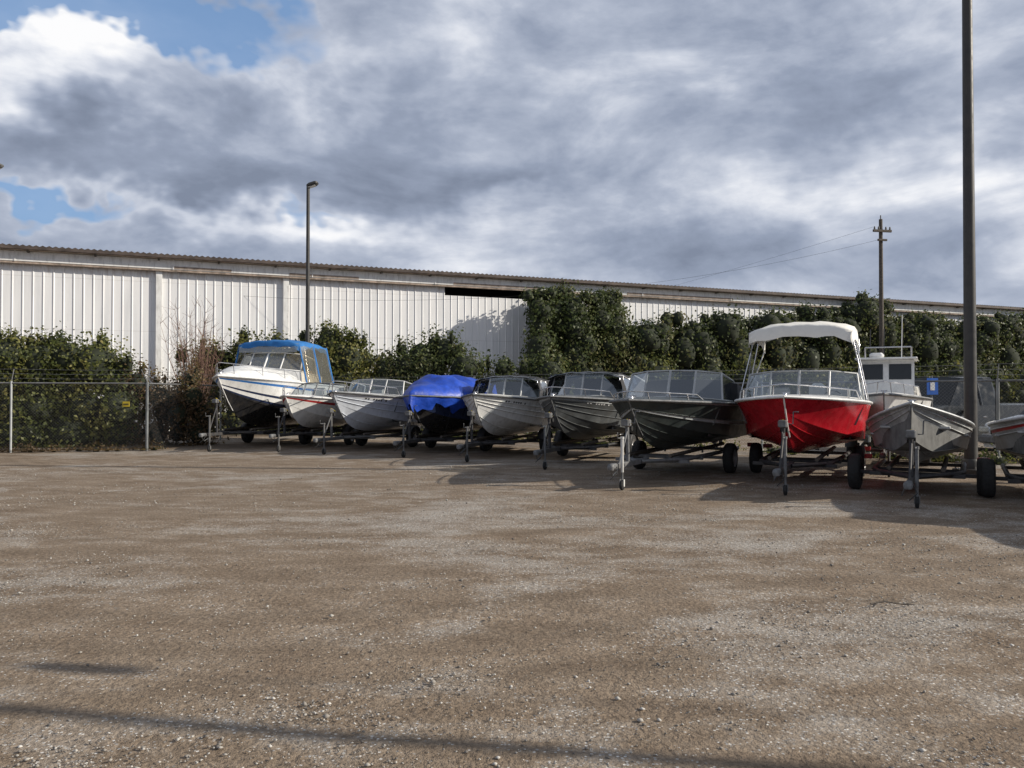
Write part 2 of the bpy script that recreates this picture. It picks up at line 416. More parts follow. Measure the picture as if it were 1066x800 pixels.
# 4 covered boat
def tarp(e,H,mat):
    mb=MB(); rows=[]; NS=44
    for i in range(-1,NS+2):
        t=max(0.0,min(1,i/NS)); b=max(.03,H.bw(t)); z=H.zg(t); y=t*H.L
        drop=.36+.10*math.sin(i*.8)+.07*math.sin(i*2.1)
        if i==-1: y-=.06
        if i==NS+1: y+=.06
        row=[]
        ridge=.5*math.sin(min(1,t/.4)*math.pi/2)*(1-.35*max(0,t-.6)/.4)+.05
        for j in range(-12,13):
            q=j/12
            if abs(q)>.68:
                k=(abs(q)-.68)/.32; sd=1 if q>0 else -1
                fpt=H.pt(t,max(.05,1-k*drop/(z-H.kz)*1.5),sd)
                off=.04+.045*math.sin(i*1.5+k*2+sd)*k
                row.append((fpt.x+sd*off,(fpt.y if i>=0 else fpt.y-.05),z+.03-k*drop if k>0 else z+.03))
            else:
                q2=q/.68; sag=.09*math.sin(i*.6)*(1-q2*q2)+.03*math.sin(i*1.7+j*.9)
                row.append((b*q2*1.01,y,z+.03+ridge*(1-abs(q2)**2.8)+sag*min(1,t*4)))
        if i in(-1,NS+1):
            row=[(p[0],p[1],min(p[2],z+.03)-.28) for p in row]
        rows.append(row)
    mb.grid(rows,mat,True); mb.obj('tarp_cover',e)
    r=MB()
    for sd in(-1,1):
        for t in(.2,.4,.6,.8):
            a=H.pt(t,.5,sd)+Vector((sd*.05,0,0)); r.tube([a,Vector((a.x*.6,a.y+.1,H.kz-.05))],.006,M['wire'],4)
    r.obj('tie_ropes',e)
P4=(-2.7,20.9); H=Hull(5.4,2.35,.5,1.12,1.0,.6,1.3,.5)
e=boat('covered_boat',P4,20,H,[n_]*5+[M['bluewhite']]*3,M['blk'],M['white'],td=.42,motor=M['blk'],seats=False)
tarp(e,H,M['tarp'])
trailer(P4,20,5.4,2.2,.5,1.05,3.2,M['rustframe'],M['steelpole'])
# 5
P5=(-.98,19.5); H=Hull(5.1,2.15,.5,1.15,.92,.6,1.25,.5)
e=boat('aluminum_runabout_boat',P5,20,H,[w_]*8,w_,M['offwhite'],td=.45,strakes=(-.5,.3,.5,.7),motor=M['blk'],reg=M['blk'])
t,b=windshield(e,H,.45,.5,.2,1.0,M['alu'])
softtop(e,H,.45,t,M['blackcanvas'],H.zg(.45)+.66,1.5,M['glass'],.06)
trailer(P5,20,5.1,2.1,.5,1.1,3.1,M['rustframe'],M['steelpole'])
# 6
P6=(.85,17.6); H=Hull(5.4,2.2,.5,1.1,.95,.7,1.3,.5)
e=boat('aluminum_fishing_boat',P6,24,H,[M['aludark']]*6+[M['alupaint']]+[M['aludark']],M['aludark'],M['aludark'],td=.42,strakes=(-.6,-.3,.3,.55,.8),rail=(.2,.03,.3),motor=M['blk'],reg=M['signwhite'])
t,b=windshield(e,H,.42,.56,.2,1.1,M['alu'])
softtop(e,H,.42,t,M['blackcanvas'],H.zg(.42)+.7,1.8,M['glass'],.08)
trailer(P6,24,5.4,2.15,.5,1.1,3.3,M['rustframe'],M['galv'])
# 7
P7=(2.05,13.9); H=Hull(5.6,2.3,.52,1.02,.92,.75,1.25,.5)
e=boat('aluminum_fishing_boat',P7,29,H,[M['green']]*3+[M['alupaint']]+[M['green']]*4+[M['alu']],M['green'],M['green'],td=.42,strakes=(-.6,-.3,.35,.46),motor=M['blk'],rail=(.14,.04,.25))
t,b=windshield(e,H,.42,.54,.2,1.1,M['alu'])
mb=MB(); w=H.bw(.6)*.97
rows=[[(w*q/5,t[2][1]+.9+.3*k,(t[0][2]+.05-.05*k+.03*math.sin(k*2))-.1*abs(q/5)**3) for q in range(-5,6)] for k in range(8)]
rows=[[ (r[0][0]*1.02,r[0][1],H.zg(.7)-.02)]+r+[(r[-1][0]*1.02,r[-1][1],H.zg(.7)-.02)] for r in rows]
mb.grid(rows,M['blackcanvas'],True); fr=rows[0]; mb.add(fr,[tuple(range(len(fr)))],M['blackcanvas']); mb.obj('canvas_cover',e)
trailer(P7,29,5.6,2.3,.52,1.0,3.3,M['galv'],M['whiteframe'],fender=False)
# 8 red
P8=(4.55,13.2); H=Hull(5.1,2.4,.5,1.1,.95,.7,1.55,.48)
e=boat('red_bowrider_boat',P8,27,H,[M['red']]*10+[w_],M['red'],w_,td=.4,rail=(.2,.02,.32),rubm=w_,strakes=(-.6,-.3),motor=w_)
t,b=windshield(e,H,.4,.48,.2,1.1,M['alu'])
softtop(e,H,.4,t,M['whitecanvas'],H.zg(.4)+1.46,1.9,None,.26,'bimini_top',wk=.95,front=.24,bulge=.14)
trailer(P8,27,5.1,2.3,.5,1.05,3.1,M['rustframe'],M['galv'],fender=False)
# 9
P9=(5.95,11.75); H=Hull(3.9,1.62,.46,1.05,.56,.45,1.1,.62,.3)
e=boat('aluminum_skiff_boat',P9,30,H,[M['alu']]*8,M['alu'],M['alu'],strakes=(-.6,-.3,.5,.75),open_bow=True,reg=M['redstripe'],rubm=M['alu'])
trailer(P9,30,3.9,1.6,.46,.95,1.55,M['rustframe'],M['galv'],1.86,.3,fender=False)
# 10
P10=(7.45,10.5); H=Hull(4.2,1.75,.46,.95,.62,.45,1.1,.6,.3)
boat('aluminum_skiff_boat',P10,30,H,[M['alu']]*5+[M['redstripe']]+[M['alu']]*2,M['alu'],M['alu'],strakes=(-.5,.5,.75),open_bow=True,motor=M['blk'],rubm=M['alu'])
trailer(P10,30,4.2,1.75,.46,.9,1.7,M['rustframe'],M['galv'],1.8,.3,fender=False)
# 11 off to the right
P11=(8.6,7.6); H=Hull(5.1,2.1,.5,1.08,.92,.7,1.5,.5)
e=boat('bowrider_boat',P11,32,H,[w_]*8,n_,w_,td=.4,motor=M['blk'])
t,b=windshield(e,H,.4,.45,.2,1.1)
softtop(e,H,.4,t,M['bluecanvas'],H.zg(.4)+.9,1.5,None,.2,'bimini_top')
trailer(P11,32,5.1,2.2,.5,1.05,3.1,M['rustframe'],M['galv'])
# pilothouse boat behind
P12=(7.55,16.0); H=Hull(4.3,1.8,.55,1.1,.95,.5,1.3)
e=boat('pilothouse_boat',P12,27,H,[w_]*8,w_,w_,td=.35,motor=M['blk'],rail=(.25,.03,.3))
c=MB(); z=H.zg(.4)-.1; w=.56
prof=[(1.35,z),(1.5,z+.45),(1.62,z+.9),(1.6,z+.93),(2.9,z+.93),(2.9,z)]
for s in(-1,1):
    c.add([(s*w,y,zz) for y,zz in prof],[tuple(range(6))],w_)
    for (a,b2) in((1.7,2.2),(2.27,2.8)):
        c.add([(s*(w+.004),a,z+.5),(s*(w+.004),b2,z+.5),(s*(w+.004),b2,z+.84),(s*(w+.004),a+.06,z+.84)],[(0,1,2,3)],M['carglass'])
for k in range(5):
    a,b2=prof[k],prof[k+1]; c.add([(-w,a[0],a[1]),(w,a[0],a[1]),(w,b2[0],b2[1]),(-w,b2[0],b2[1])],[(0,1,2,3)],w_)
for s in(-.5,.5):
    c.add([(s*w-.22,1.51-.006,z+.5),(s*w+.22,1.51-.006,z+.5),(s*w+.22,1.6-.006,z+.84),(s*w-.22,1.6-.006,z+.84)],[(0,1,2,3)],M['carglass'])
c.box((0,2.2,z+.96),(1.25,1.6,.05),w_,.02)
for x in(-.5,.5): c.tube([(x,3.3,z),(x,3.2,z+1.3)],.02,M['chrome'])
c.tube([(.3,2.4,z+1.0),(.32,2.5,z+2.0)],.008,w_); c.tube([(-.5,3.2,z+1.3),(.5,3.2,z+1.3)],.02,M['chrome'])
for x in(-.4,-.1,.3): c.tube([(x,3.2,z+.9),(x+.02,3.25,z+1.75)],.012,M['blk'])
c.box((-.2,2.0,z+1.05),(.3,.3,.12),w_,.04)
c.obj('pilothouse',e)
trailer(P12,27,4.3,1.8,.55,1.05,2.6,M['rustframe'],M['galv'])

# ---------------------------------------------------------------- vehicles behind fence
def vehicle(name,loc,yaw,paint,st,wid,wheels,r=.34):
    e=empty(name,(loc[0],loc[1],0),yaw); mb=MB(); rows=[]
    for (y,belt,top,k) in st:
        w=wid/2*k; tw=w*(.8 if top>belt+.1 else .93)
        rows.append([(w*.9,y,.3),(w,y,.5),(w*1.01,y,.75),(w*.98,y,belt),(tw,y,top),(tw*.5,y,top+.03),(0,y,top+.035)])
    def mf(i,j):
        a,b=st[i],st[i+1]
        ca=a[2]>a[1]+.1; cb=b[2]>b[1]+.1
        if j==3 and ca and cb: return M['carglass']
        if (ca!=cb) and j>=3: return M['carglass']
        return paint
    for s in(1,-1):
        mb.grid([[(s*p[0],p[1],p[2]) for p in r_] for r_ in rows],None,False,mf)
    for r_ in(rows[0],rows[-1]):
        full=[(p[0],p[1],p[2]) for p in r_]+[(-p[0],p[1],p[2]) for p in reversed(r_[:-1])]
        mb.add(full,[tuple(range(len(full)))],paint)
    mb.obj('body',e)
    d=MB()
    y0=st[0][0]-.03
    d.box((0,y0,.5),(wid*.92,.12,.2),M['galv'],.04); d.box((0,y0,.72),(wid*.5,.05,.18),M['blk'],.02)
    for s in(-1,1):
        d.box((s*wid*.38,y0+.01,.74),(.3,.08,.16),M['lens'],.03)
        d.box((s*(wid*.5+.1),st[3][0]+.5,1.15),(.2,.1,.16),M['blk'],.03)
        for yy in(1.9,2.8): d.box((s*wid*.498,yy,1.0),(.03,.14,.03),M['chrome'],.008)
    cab=[q for q in st if q[2]>q[1]+.1]; ym=(cab[0][0]+cab[-1][0])/2
    for s in(-1,1): d.tube([(s*(wid/2*.985),ym,cab[0][1]),(s*(wid/2*.805),ym,cab[0][2])],.035,paint,6)
    d.obj('trim',e)
    wm=MB()
    for y in wheels:
        for s in(-1,1):
            wheel(wm,(s*(wid/2-.1),y,r),r,.22,s)
            wm.lathe((s*(wid/2-.005),y,r),(s,0,0),[(0,r*1.2),(.012,r*1.2),(.012,r*1.03),(0,r*1.03)],M['blk'],20)
    wm.obj('wheels',e)
vehicle('pickup_truck',(10.3,22.0),68,M['cardark'],[(0,.9,.95,.9),(.12,1.15,1.2,.97),(1.2,1.25,1.3,1),(1.45,1.3,1.34,1),(2.1,1.33,2.1,1),(3.3,1.33,2.12,1),(3.5,1.33,1.36,1),(3.55,1.33,1.34,1),(5.3,1.33,1.34,.98)],2.0,(.95,4.3),.42)
vehicle('parked_car',(12.1,19.3),80,M['carwhite'],[(0,.62,.66,.85),(.15,.85,.9,.95),(.9,1.0,1.05,1),(1.15,1.05,1.1,1),(1.8,1.08,1.75,1),(3.4,1.08,1.77,1),(4.2,1.08,1.66,.98),(4.4,1.0,1.05,.97),(4.5,.8,.85,.9)],1.85,(.85,3.55),.34)

# ---------------------------------------------------------------- fence
def fence(pts,zt=1.95):
    e=empty('chain_link_fence'); mesh=MB(); posts=MB(); barb=MB()
    for (a,b) in zip(pts[:-1],pts[1:]):
        a=Vector((*a,0)); b=Vector((*b,0)); L=(b-a).length; d=(b-a)/L
        nrm=Vector((d.y,-d.x,0))
        step=.085; n=int(L/step)
        for sgn in(1,-1):
            for i in range(-int(zt/step),n+1):
                s0=i*step; s1=s0+zt; z0,z1=.04,zt
                if s0<0: z0=.04-s0; s0=0
                if s1>L: z1=zt-(s1-L); s1=L
                if z1<=z0: continue
                if sgn==-1: pa,pb=a+d*(L-s0),a+d*(L-s1)
                else: pa,pb=a+d*s0,a+d*s1
                pa=pa+Vector((0,0,z0)); pb=pb+Vector((0,0,z1))
                mesh.tube([pa,pb],.002,M['steelpole'],3)
        np_=max(1,round(L/3.0))
        for k in range(np_+1):
            p=a+d*(L*k/np_); r=.045 if k in(0,np_) else .03
            posts.tube([p,p+Vector((0,0,zt+.05))],r,M['alupaint'],10)
            posts.tube([p+Vector((0,0,zt+.03)),p+Vector((0,0,zt+.4))-nrm*.18],.013,M['steelpole'],5)
        posts.tube([a+Vector((0,0,zt)),b+Vector((0,0,zt))],.024,M['galv'],8)
        for q in range(3):
            o=-nrm*(.06+.06*q)+Vector((0,0,zt+.14+.13*q))
            P=[a+d*(L*k/(np_*6))+o-Vector((0,0,.02*math.sin(math.pi*((k%6)/6)))) for k in range(np_*6+1)]
            barb.tube(P,.005,M['galv'],3)
            for k in range(int(L/.15)):
                pp=a+d*(k*.15)+o; barb.tube([pp+Vector((0,0,.02)),pp-Vector((0,0,.02))],.002,M['galv'],3)
    mesh.obj('wire_mesh',e); posts.obj('posts',e); barb.obj('barbed_wire',e)
fence([(-26,19.8),(-17.5,21.3),(-10.6,22.9),(-10.4,31.0),(-3.8,31.6),(11.4,18.5),(18,12.8)])
s=MB(); s.box((-11.1,22.66,1.35),(.2,.012,.15),M['yellow'],.003); s.box((-11.1,22.65,1.35),(.15,.012,.03),M['blk'])
s.obj('warning_sign')
e=empty('parking_sign',(10.6,19.9,0),-5); s=MB(); s.tube([(0,0,0),(0,0,2.1)],.025,M['galv']); s.box((0,-.035,1.83),(.3,.01,.42),M['signblue'],.004); s.box((0,-.043,1.83),(.12,.006,.2),M['signwhite'],.002); s.obj('panel_and_post',e)

# ---------------------------------------------------------------- lamp posts / poles
def lamp_post(loc,h,r,head=.5,yaw=0,mat=None):
    mat=mat or M['steelpole']
    e=empty('street_lamp',(loc[0],loc[1],0),yaw); p=MB()
    p.tube([(0,0,.1),(0,0,h*.5),(0,0,h)],r,mat,14,r*.72); p.box((0,0,.06),(r*4,r*4,.12),mat,.01)
    p.lathe((0,0,.12),(0,0,1),[(0,r*1.5),(.15,r*1.4),(.2,r*1.05)],mat)
    for sx in(-1,1):
        for sy in(-1,1): p.tube([(sx*r*1.6,sy*r*1.6,.1),(sx*r*1.6,sy*r*1.6,.18)],.014,M['galv'],6)
    p.obj('pole',e)
    hd=MB(); rot=Matrix.Rotation(math.radians(-18),3,'Y')
    hd.tube([(0,0,h-.12),(.08,0,h-.02),(.12,0,h)],.03,mat)
    hd.box((.16,0,h+.05),(head,.3,.15),mat,.05,rot); hd.box((.16-.02,0,h-.03),(head*.7,.22,.03),M['lens'],.01,rot)
    hd.obj('lamp_head',e)
lamp_post((px(320,29),29),9.35,.085,.42,0,M['darkpole'])
lamp_post((9.3,15.98),10.6,.125,.6,60,M['darkpole'])
lamp_post((-19.25,29),10.0,.085,.5,0)
def upole(loc,yaw,h,r,arm=True):
    e=empty('utility_pole',(loc[0],loc[1],0),yaw); p=MB()
    p.tube([(0,0,0),(0,0,h*.5),(0,0,h)],r,M['wood'],12,r*.66)
    p.box((0,-.12,h-.6),(1.0,.1,.12),M['wood'],.01); p.box((0,-.12,h-1.05),(.5,.09,.1),M['wood'],.01)
    for x in(-.42,-.2,.2,.42): p.lathe((x,-.12,h-.54),(0,0,1),[(0,.03),(.05,.05),(.1,.035),(.14,.04),(.16,.001)],M['galv'],8)
    p.tube([(0,0,h-.05),(0,0,h+.2)],.03,M['galv']); p.obj('pole_and_crossarm',e); return e
e=upole((px(918,39),39),-10,10.35,.13); P0=e.location
p=MB()
def sag(a,b,s_,r=.005,n=4):
    a=Vector(a);b=Vector(b); P=[a.lerp(b,k/24)-Vector((0,0,4*s_*(k/24)*(1-k/24))) for k in range(25)]
    p.tube(P,r,M['wire'],n)
sag((P0.x-.42,P0.y-.1,9.95),(P0.x-.42-30,P0.y+60,9.5),1.2)
sag((P0.x,P0.y-.1,9.35),(-16,36.4,6.5),1.5)
p.obj('power_line')

# ---------------------------------------------------------------- sun direction
el=math.radians(26); saz=math.atan2(1.0,-.1)
S=Vector((math.cos(el)*math.sin(saz),math.cos(el)*math.cos(saz),math.sin(el)))
# unseen cable on poles, with a box, added to cast foreground shadows
hc=5.8; k_=hc/S.z
cdir=Vector((-3.7,.62,0)).normalized(); cp=Vector((1.1,3.42,0))+S*k_
A=cp-cdir*3.5; Bp=cp+cdir*25
upole((A.x,A.y),80,6.6,.1); upole((Bp.x,Bp.y),80,6.6,.1)  # added poles outside the frame, holding up the shadow-casting cable
p=MB(); p.tube([A,Bp],.06,M['wire'],8)
sb=Vector((-2.55,4.65,0))+S*k_
p.box((sb.x,sb.y,sb.z-.02),(.55,.16,.16),M['wire'],.03,Matrix.Rotation(math.atan2(.62,-3.7),3,'Z'))  # added box on the thin cable, casts the shadow spot
A2=sb-cdir*7; B2=sb+cdir*21; p.tube([A2,B2],.008,M['wire'],5); p.obj('shadow_casting_cable')

# ---------------------------------------------------------------- building
BO=Vector((-21.4,33.0)); BD=Vector((58.4,24.0)).normalized(); BN=Vector((BD.y,-BD.x))
bang=math.atan2(BD.y,BD.x)
def s_of(x):
    r=(x-533)/F; return (21.4+33*r)/(BD.x-r*BD.y)
def wall_material():
    m,nt,out=new_mat('corrugated_wall_white'); tc=nt.nodes.new('ShaderNodeTexCoord').outputs['Object']
    b=nt.nodes.new('ShaderNodeBsdfPrincipled'); b.inputs['Roughness'].default_value=.55
    mp=nt.nodes.new('ShaderNodeMapping'); nt.links.new(tc,mp.inputs[0]); mp.inputs['Scale'].default_value=(1,1,.12)
    c=ramp(nt,nz(nt,mp.outputs[0],2.0,5,.65),[(.3,(.7,.71,.72)),(.55,(.82,.82,.82)),(.75,(.86,.86,.85))])
    sx=nt.nodes.new('ShaderNodeSeparateXYZ'); nt.links.new(tc,sx.inputs[0])
    up=mapr(nt,sx.outputs['Z'],6.5,7.15,0,.2)
    g=mathn(nt,'ADD',nz(nt,mp.outputs[0],5.0,5,.7),up)
    c=mixc(nt,mapr(nt,g,.64,.85,0,.6),c,(.38,.29,.22))
    zz=mathn(nt,'FRACT',mathn(nt,'MULTIPLY',sx.outputs['Z'],.45)); ln=mapr(nt,zz,0,.02,1,0)
    c=mixc(nt,mathn(nt,'MULTIPLY',ln,.35),c,(.4,.37,.34))
    nt.links.new(c,b.inputs['Base Color']); nt.links.new(b.outputs[0],out.inputs[0]); return m
M['wall']=wall_material()
M['fascia']=pmat('fascia_white',(.8,.8,.78),.6,var=.08,scale=2,grime=.4)
M['rustroof']=pmat('rusty_roof_metal',(.085,.065,.055),.7,.1,var=.45,scale=2.5)
M['stain']=pmat('weathered_board',(.34,.27,.22),.8,var=.5,scale=3,grime=.5)
M['intshade']=pmat('interior_shade_black',(.012,.012,.012),.9)  # near-black colour stands in for the shade inside the building
e=bpy.data.objects.new('warehouse_building',None); scene.collection.objects.link(e); e.location=(BO.x,BO.y,0); e.rotation_euler=(0,0,bang)
S0,S1=-30.0,120.0
op0,op1=s_of(462),s_of(560)
w=MB(); per=.38; x=S0
def zt(x): return 6.75 if op0<x<op1 else 7.2
while x<S1:
    q=zt(x)
    P=[(x,0),(x+.31,0),(x+.33,-.025),(x+.355,-.025),(x+per,0)]
    w.grid([[(a,b,0) for a,b in P],[(a,b,q) for a,b in P]],M['wall'],False); x+=per
w.obj('wall',e)
w=MB()
for xp in(165,297):
    sx=s_of(xp); w.box((sx,-.1,3.6),(.26,.12,7.2),M['fascia'],.01)
w.obj('pilasters',e)
w=MB(); 
w.box(((S0+S1)/2,-.26,7.46),(S1-S0,.1,.42),M['fascia'])
w.box(((S0+S1)/2,-.18,7.2),(S1-S0,.22,.08),M['stain'])
x=S0
while x<S1:
    w.box((x,-.32,7.46),(.05,.03,.44),M['fascia']); x+=6.1
for a,b in((180,240),(300,372),(470,560),(650,760)):
    s0,s1=s_of(a),s_of(b); w.box(((s0+s1)/2,-.315,7.33),(s1-s0,.012,.12),M['stain'])
w.box(((S0+S1)/2,1.6,7),(S1-S0,.1,1.2),M['intshade'])  # dark sheet added behind the wall opening, painting the interior's shade
w.obj('fascia',e)
w=MB(); x=S0; rows=[]
while x<S1:
    rows.append([(x,-.62,7.72),(x,-.62,7.84),(x,6,8.0),(x,18,8.3)]); rows.append([(x+.12,-.62,7.72),(x+.12,-.62,7.9),(x+.12,6,8.06),(x+.12,18,8.36)]); x+=.24
w.grid(rows,M['rustroof'],False)
w.box(((S0+S1)/2,-.45,7.7),(S1-S0,.3,.04),M['stain'])
w.box(((S0+S1)/2,-.66,7.74),(S1-S0,.07,.07),M['rustroof'])
for k in range(60): w.box((S0+2.5*k+1,-.4,7.66),(.08,.35,.1),M['wood'])
w.obj('roof',e)
w=MB(); w.box(((S0+S1)/2,30,3.6),(S1-S0,.2,7.2),M['wall']); w.box((S0,15,3.6),(.2,30,7.2),M['wall']); w.box((S1,15,3.6),(.2,30,7.2),M['wall']); w.grid([[(S0,18,8.3),(S1,18,8.3)],[(S0,30.5,7.6),(S1,30.5,7.6)]],M['rustroof'],False)
w.obj('rear_walls',e)

# ---------------------------------------------------------------- foliage
def leafmat(name,cols,trans=.35,ns=.8):
    m,nt,out=new_mat(name)
    g=nt.nodes.new('ShaderNodeNewGeometry'); tc=nt.nodes.new('ShaderNodeTexCoord').outputs['Object']
    f=mathn(nt,'ADD',mathn(nt,'MULTIPLY',g.outputs['Random Per Island'],.5),mathn(nt,'MULTIPLY',mapr(nt,nz(nt,tc,ns,2),.32,.68),.5))
    c=ramp(nt,f,[(i/(len(cols)-1)*.95,cc) for i,cc in enumerate(cols)])
    d=nt.nodes.new('ShaderNodeBsdfPrincipled'); d.inputs['Roughness'].default_value=.5; d.inputs['Specular IOR Level'].default_value=.3; nt.links.new(c,d.inputs['Base Color'])
    t=nt.nodes.new('ShaderNodeBsdfTranslucent'); nt.links.new(c,t.inputs[0])
    mx=nt.nodes.new('ShaderNodeMixShader'); mx.inputs[0].default_value=trans
    nt.links.new(d.outputs[0],mx.inputs[1]); nt.links.new(t.outputs[0],mx.inputs[2]); nt.links.new(mx.outputs[0],out.inputs[0]); return m
M['leaf_a']=leafmat('hedge_leaves',[(.04,.052,.018),(.085,.105,.028),(.16,.165,.045),(.28,.24,.08)])
M['leaf_b']=leafmat('ivy_leaves',[(.03,.046,.02),(.065,.09,.03),(.11,.13,.045),(.19,.165,.075)],ns=.45)
M['leaf_d']=leafmat('dry_leaves',[(.05,.035,.022),(.11,.075,.04),(.17,.11,.055),(.15,.14,.05)])
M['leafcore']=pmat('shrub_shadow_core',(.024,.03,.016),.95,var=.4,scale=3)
M['twig']=pmat('bare_twigs',(.2,.12,.09),.9,var=.3)

def foliage(name,blobs,n,size,mat,seed=1,core=.7,jit=.16):
    rng=np.random.default_rng(seed); B=np.array(blobs,float)
    area=(B[:,3]*B[:,4]+B[:,3]*B[:,5]+B[:,4]*B[:,5]); pr=area/area.sum()
    idx=rng.choice(len(B),n,p=pr); b=B[idx]
    d=rng.normal(size=(n,3)); d/=np.linalg.norm(d,axis=1)[:,None]
    lump=.12*np.sin(d[:,0]*6+b[:,0]*3)+.11*np.sin(d[:,1]*7+b[:,1]*5)+.11*np.sin(d[:,2]*8+b[:,2]*4)
    r=1+lump+rng.normal(0,jit,n)*1.1; inn=rng.random(n)<.12; r[inn]*=rng.uniform(.7,1,inn.sum())
    c=b[:,:3]+d*b[:,3:6]*r[:,None]; c[:,2]=np.maximum(c[:,2],.05)
    nr=d+rng.normal(0,.6,(n,3)); nr/=np.linalg.norm(nr,axis=1)[:,None]
    rnd=rng.normal(size=(n,3)); a=np.cross(nr,rnd); a/=np.linalg.norm(a,axis=1)[:,None]; bb=np.cross(nr,a)
    sz=(size*rng.uniform(.6,1.35,n))[:,None]
    v=np.stack([c+a*sz*.5,c+bb*sz*.32+nr*sz*.08,c-a*sz*.5,c-bb*sz*.32+nr*sz*.08],1).reshape(-1,3)
    me=bpy.data.meshes.new(name); me.vertices.add(len(v)); me.vertices.foreach_set('co',v.ravel())
    me.loops.add(n*4); me.loops.foreach_set('vertex_index',np.arange(n*4,dtype=np.int32))
    me.polygons.add(n); me.polygons.foreach_set('loop_start',np.arange(0,n*4,4,dtype=np.int32)); me.polygons.foreach_set('loop_total',np.full(n,4,dtype=np.int32))
    me.materials.append(mat); me.update(calc_edges=True); me.validate()
    e=empty(name); ob=bpy.data.objects.new('leaves',me); scene.collection.objects.link(ob); ob.parent=e
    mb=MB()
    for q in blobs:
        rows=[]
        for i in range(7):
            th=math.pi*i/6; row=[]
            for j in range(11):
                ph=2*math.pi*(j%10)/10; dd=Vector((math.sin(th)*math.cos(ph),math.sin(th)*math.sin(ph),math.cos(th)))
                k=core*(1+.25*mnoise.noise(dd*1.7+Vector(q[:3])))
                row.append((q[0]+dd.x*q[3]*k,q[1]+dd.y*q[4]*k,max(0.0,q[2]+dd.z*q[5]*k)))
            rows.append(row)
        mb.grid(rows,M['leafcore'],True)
    mb.obj('shade_core',e); return e  # dark filler bodies behind the leaves, inner shade put into their colour
rnd=random.Random(3)
def mass(xs,topf,yf,depth,rr,zmin=.4,rxf=1.0,spr=1):
    out=[]
    for x in xs:
        top=topf(x)+rnd.uniform(-.18,.12)*rr; z=zmin
        while z<top-rr*.5:
            r=rr*rnd.uniform(.65,1.3); zz=min(z,top-r*.9)
            out.append((x+rnd.uniform(-.3,.3)*rr,yf(x)+rnd.uniform(-.5,.5)*depth,zz,r*rxf,r*rnd.uniform(.8,1.2),r))
            z+=rr*1.05
        for _ in range(spr):
            q=rnd.uniform(.2,.5)
            out.append((x+rnd.uniform(-.6,.6)*rr,yf(x)+rnd.uniform(-.4,.4)*depth,top-rr*q,rr*q*.8,rr*q*.8,rr*rnd.uniform(.4,.75)))
    return out
def interp(x,pts):
    if x<=pts[0][0]: return pts[0][1]
    for (a,b),(c,d) in zip(pts[:-1],pts[1:]):
        if x<=c: return b+(d-b)*(x-a)/(c-a)
    return pts[-1][1]
def toph(pxx,d,ypix): return CH+(HZ-ypix)/F*d
f=lambda x:interp(x,[(-26,3.6),(-15.5,3.6),(-13.2,3.4),(-12.4,2.7)])
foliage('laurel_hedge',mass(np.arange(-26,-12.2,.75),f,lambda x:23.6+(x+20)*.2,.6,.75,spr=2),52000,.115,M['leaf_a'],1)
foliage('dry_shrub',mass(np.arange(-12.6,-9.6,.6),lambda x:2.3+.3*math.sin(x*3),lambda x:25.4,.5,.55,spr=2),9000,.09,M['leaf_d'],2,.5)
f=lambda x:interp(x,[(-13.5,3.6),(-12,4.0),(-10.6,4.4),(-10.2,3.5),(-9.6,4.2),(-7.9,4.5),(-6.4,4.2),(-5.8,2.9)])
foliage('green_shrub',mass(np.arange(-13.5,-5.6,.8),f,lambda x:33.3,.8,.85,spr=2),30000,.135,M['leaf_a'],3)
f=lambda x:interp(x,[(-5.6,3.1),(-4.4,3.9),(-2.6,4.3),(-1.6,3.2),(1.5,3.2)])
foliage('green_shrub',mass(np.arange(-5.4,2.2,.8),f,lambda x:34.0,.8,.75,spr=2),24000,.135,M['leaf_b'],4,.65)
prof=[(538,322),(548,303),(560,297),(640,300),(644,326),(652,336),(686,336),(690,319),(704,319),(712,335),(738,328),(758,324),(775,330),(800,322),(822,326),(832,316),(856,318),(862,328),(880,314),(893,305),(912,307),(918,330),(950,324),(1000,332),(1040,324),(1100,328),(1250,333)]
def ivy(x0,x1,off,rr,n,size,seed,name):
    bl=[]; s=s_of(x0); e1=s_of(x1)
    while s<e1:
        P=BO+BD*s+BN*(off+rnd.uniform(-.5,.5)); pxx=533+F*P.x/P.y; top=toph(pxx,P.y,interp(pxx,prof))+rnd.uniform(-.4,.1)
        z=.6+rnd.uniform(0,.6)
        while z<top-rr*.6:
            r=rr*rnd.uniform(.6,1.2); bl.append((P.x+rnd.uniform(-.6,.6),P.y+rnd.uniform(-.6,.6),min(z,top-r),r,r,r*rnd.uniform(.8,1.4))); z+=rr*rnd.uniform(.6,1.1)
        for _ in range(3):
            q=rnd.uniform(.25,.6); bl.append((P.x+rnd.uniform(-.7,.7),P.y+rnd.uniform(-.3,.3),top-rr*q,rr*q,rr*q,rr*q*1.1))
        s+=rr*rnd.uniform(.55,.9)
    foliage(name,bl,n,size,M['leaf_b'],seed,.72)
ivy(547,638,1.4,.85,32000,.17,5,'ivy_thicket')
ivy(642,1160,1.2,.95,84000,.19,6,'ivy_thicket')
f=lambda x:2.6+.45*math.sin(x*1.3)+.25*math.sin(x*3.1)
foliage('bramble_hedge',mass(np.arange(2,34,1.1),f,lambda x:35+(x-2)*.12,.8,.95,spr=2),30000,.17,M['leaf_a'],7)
e=empty('bare_shrub',(-12.6,31.5,0)); mb=MB()
